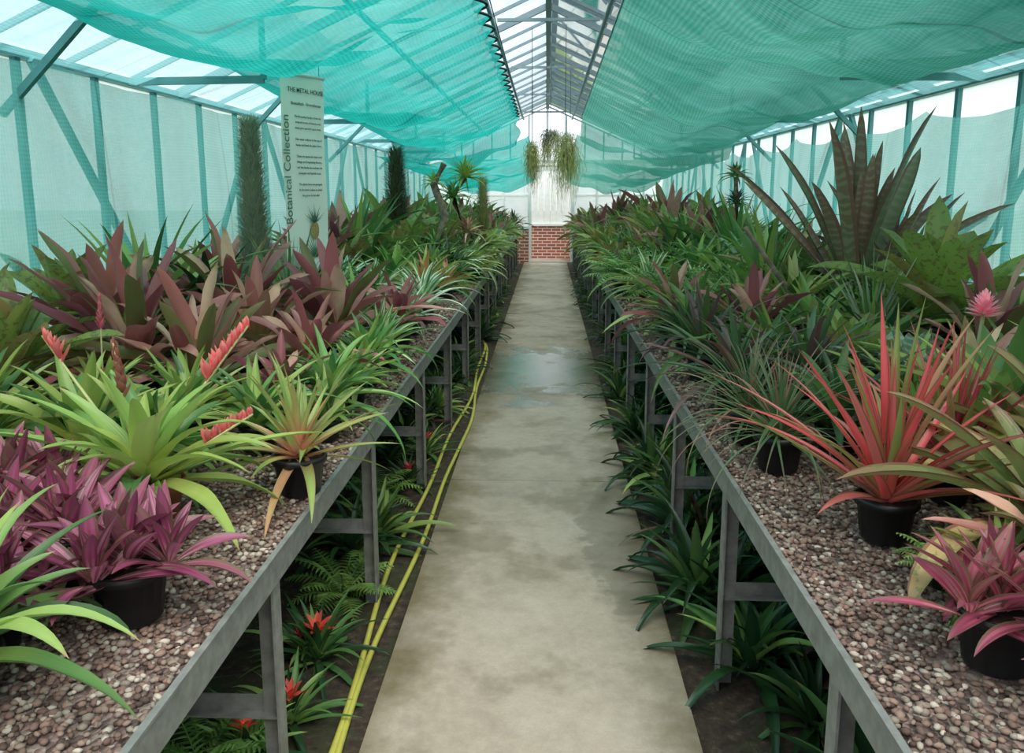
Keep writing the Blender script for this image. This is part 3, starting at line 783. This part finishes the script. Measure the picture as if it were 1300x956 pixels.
for i,l in enumerate(body):
    if l: text(l,.22,1.03-.032*i,.0175,M_ink,nm='line_%d'%(i+1))
text('Botanical Collection',.052,.42,.076,M_ink2,rot=-math.pi/2,align='LEFT',nm='side_title')
bb=MB()
mi=bb.mat(M_pine); k=len(bb.V)
for i in range(24):
    a=6.283*i/24; bb.V.append((.24+.038*math.cos(a),-.008,.38+.055*math.sin(a))); bb.A.append(.5)
bb.F.append(tuple(range(k,k+24))); bb.MI.append(mi); bb.UV+=[(0,0)]*24
mi=bb.mat(M_ink2)
for i in range(15):
    a=rad(20+i*10); L=.08+.04*math.sin(i*2.1); k=len(bb.V)
    bb.V+=[(.232+.0,-.0085,.425),(.248,-.0085,.425),(.24+L*math.cos(a),-.0085,.43+L*1.0*math.sin(a))]; bb.A+=[.5]*3
    bb.F.append((k,k+1,k+2)); bb.MI.append(mi); bb.UV+=[(0,0)]*3
    a2=rad(10+i*11); k=len(bb.V)
    bb.V+=[(.232,-.0085,.22),(.248,-.0085,.22),(.21+.13*math.cos(a2),-.0085,.22+.13*math.sin(a2))]; bb.A+=[.5]*3
    bb.F.append((k,k+1,k+2)); bb.MI.append(mi); bb.UV+=[(0,0)]*3
bb.obj('pineapple_drawing',False,parent=ban)

# ================================================================= LIGHT + WORLD
w=bpy.data.worlds.new('World'); scene.world=w; w.use_nodes=True; nt=w.node_tree; nt.nodes.clear()
o=nt.nodes.new('ShaderNodeOutputWorld'); bg=nt.nodes.new('ShaderNodeBackground'); tc=nt.nodes.new('ShaderNodeTexCoord')
nz=nt.nodes.new('ShaderNodeTexNoise'); nz.inputs['Scale'].default_value=2.5; nz.inputs['Detail'].default_value=5
rp=nt.nodes.new('ShaderNodeValToRGB'); rp.color_ramp.elements[0].position=.35; rp.color_ramp.elements[0].color=(.66,.80,.93,1)
rp.color_ramp.elements[1].position=.6; rp.color_ramp.elements[1].color=(.97,.98,1,1)
nt.links.new(tc.outputs['Generated'],nz.inputs['Vector']); nt.links.new(nz.outputs[0],rp.inputs[0]); nt.links.new(rp.outputs[0],bg.inputs[0])
bg.inputs[1].default_value=1.75; nt.links.new(bg.outputs[0],o.inputs[0])
L=bpy.data.lights.new('sun','SUN'); L.energy=3.8; L.angle=rad(45); L.color=(1,.95,.88)
lo=bpy.data.objects.new('sun',L); lo.rotation_euler=(rad(32),rad(8),0); lo.location=(0,5,12); COL.objects.link(lo)
scene.view_settings.view_transform='Standard'
scene.view_settings.look='None'

# ================================================================= CAMERA
cam=bpy.data.cameras.new('camera'); co=bpy.data.objects.new('camera',cam); COL.objects.link(co)
cam.sensor_width=36; cam.lens=1054/1300*36; cam.shift_y=-45/1300; cam.clip_start=.05
co.location=(0,0,1.6); co.rotation_euler=(rad(90-10.1),0,rad(2.4))
scene.camera=co
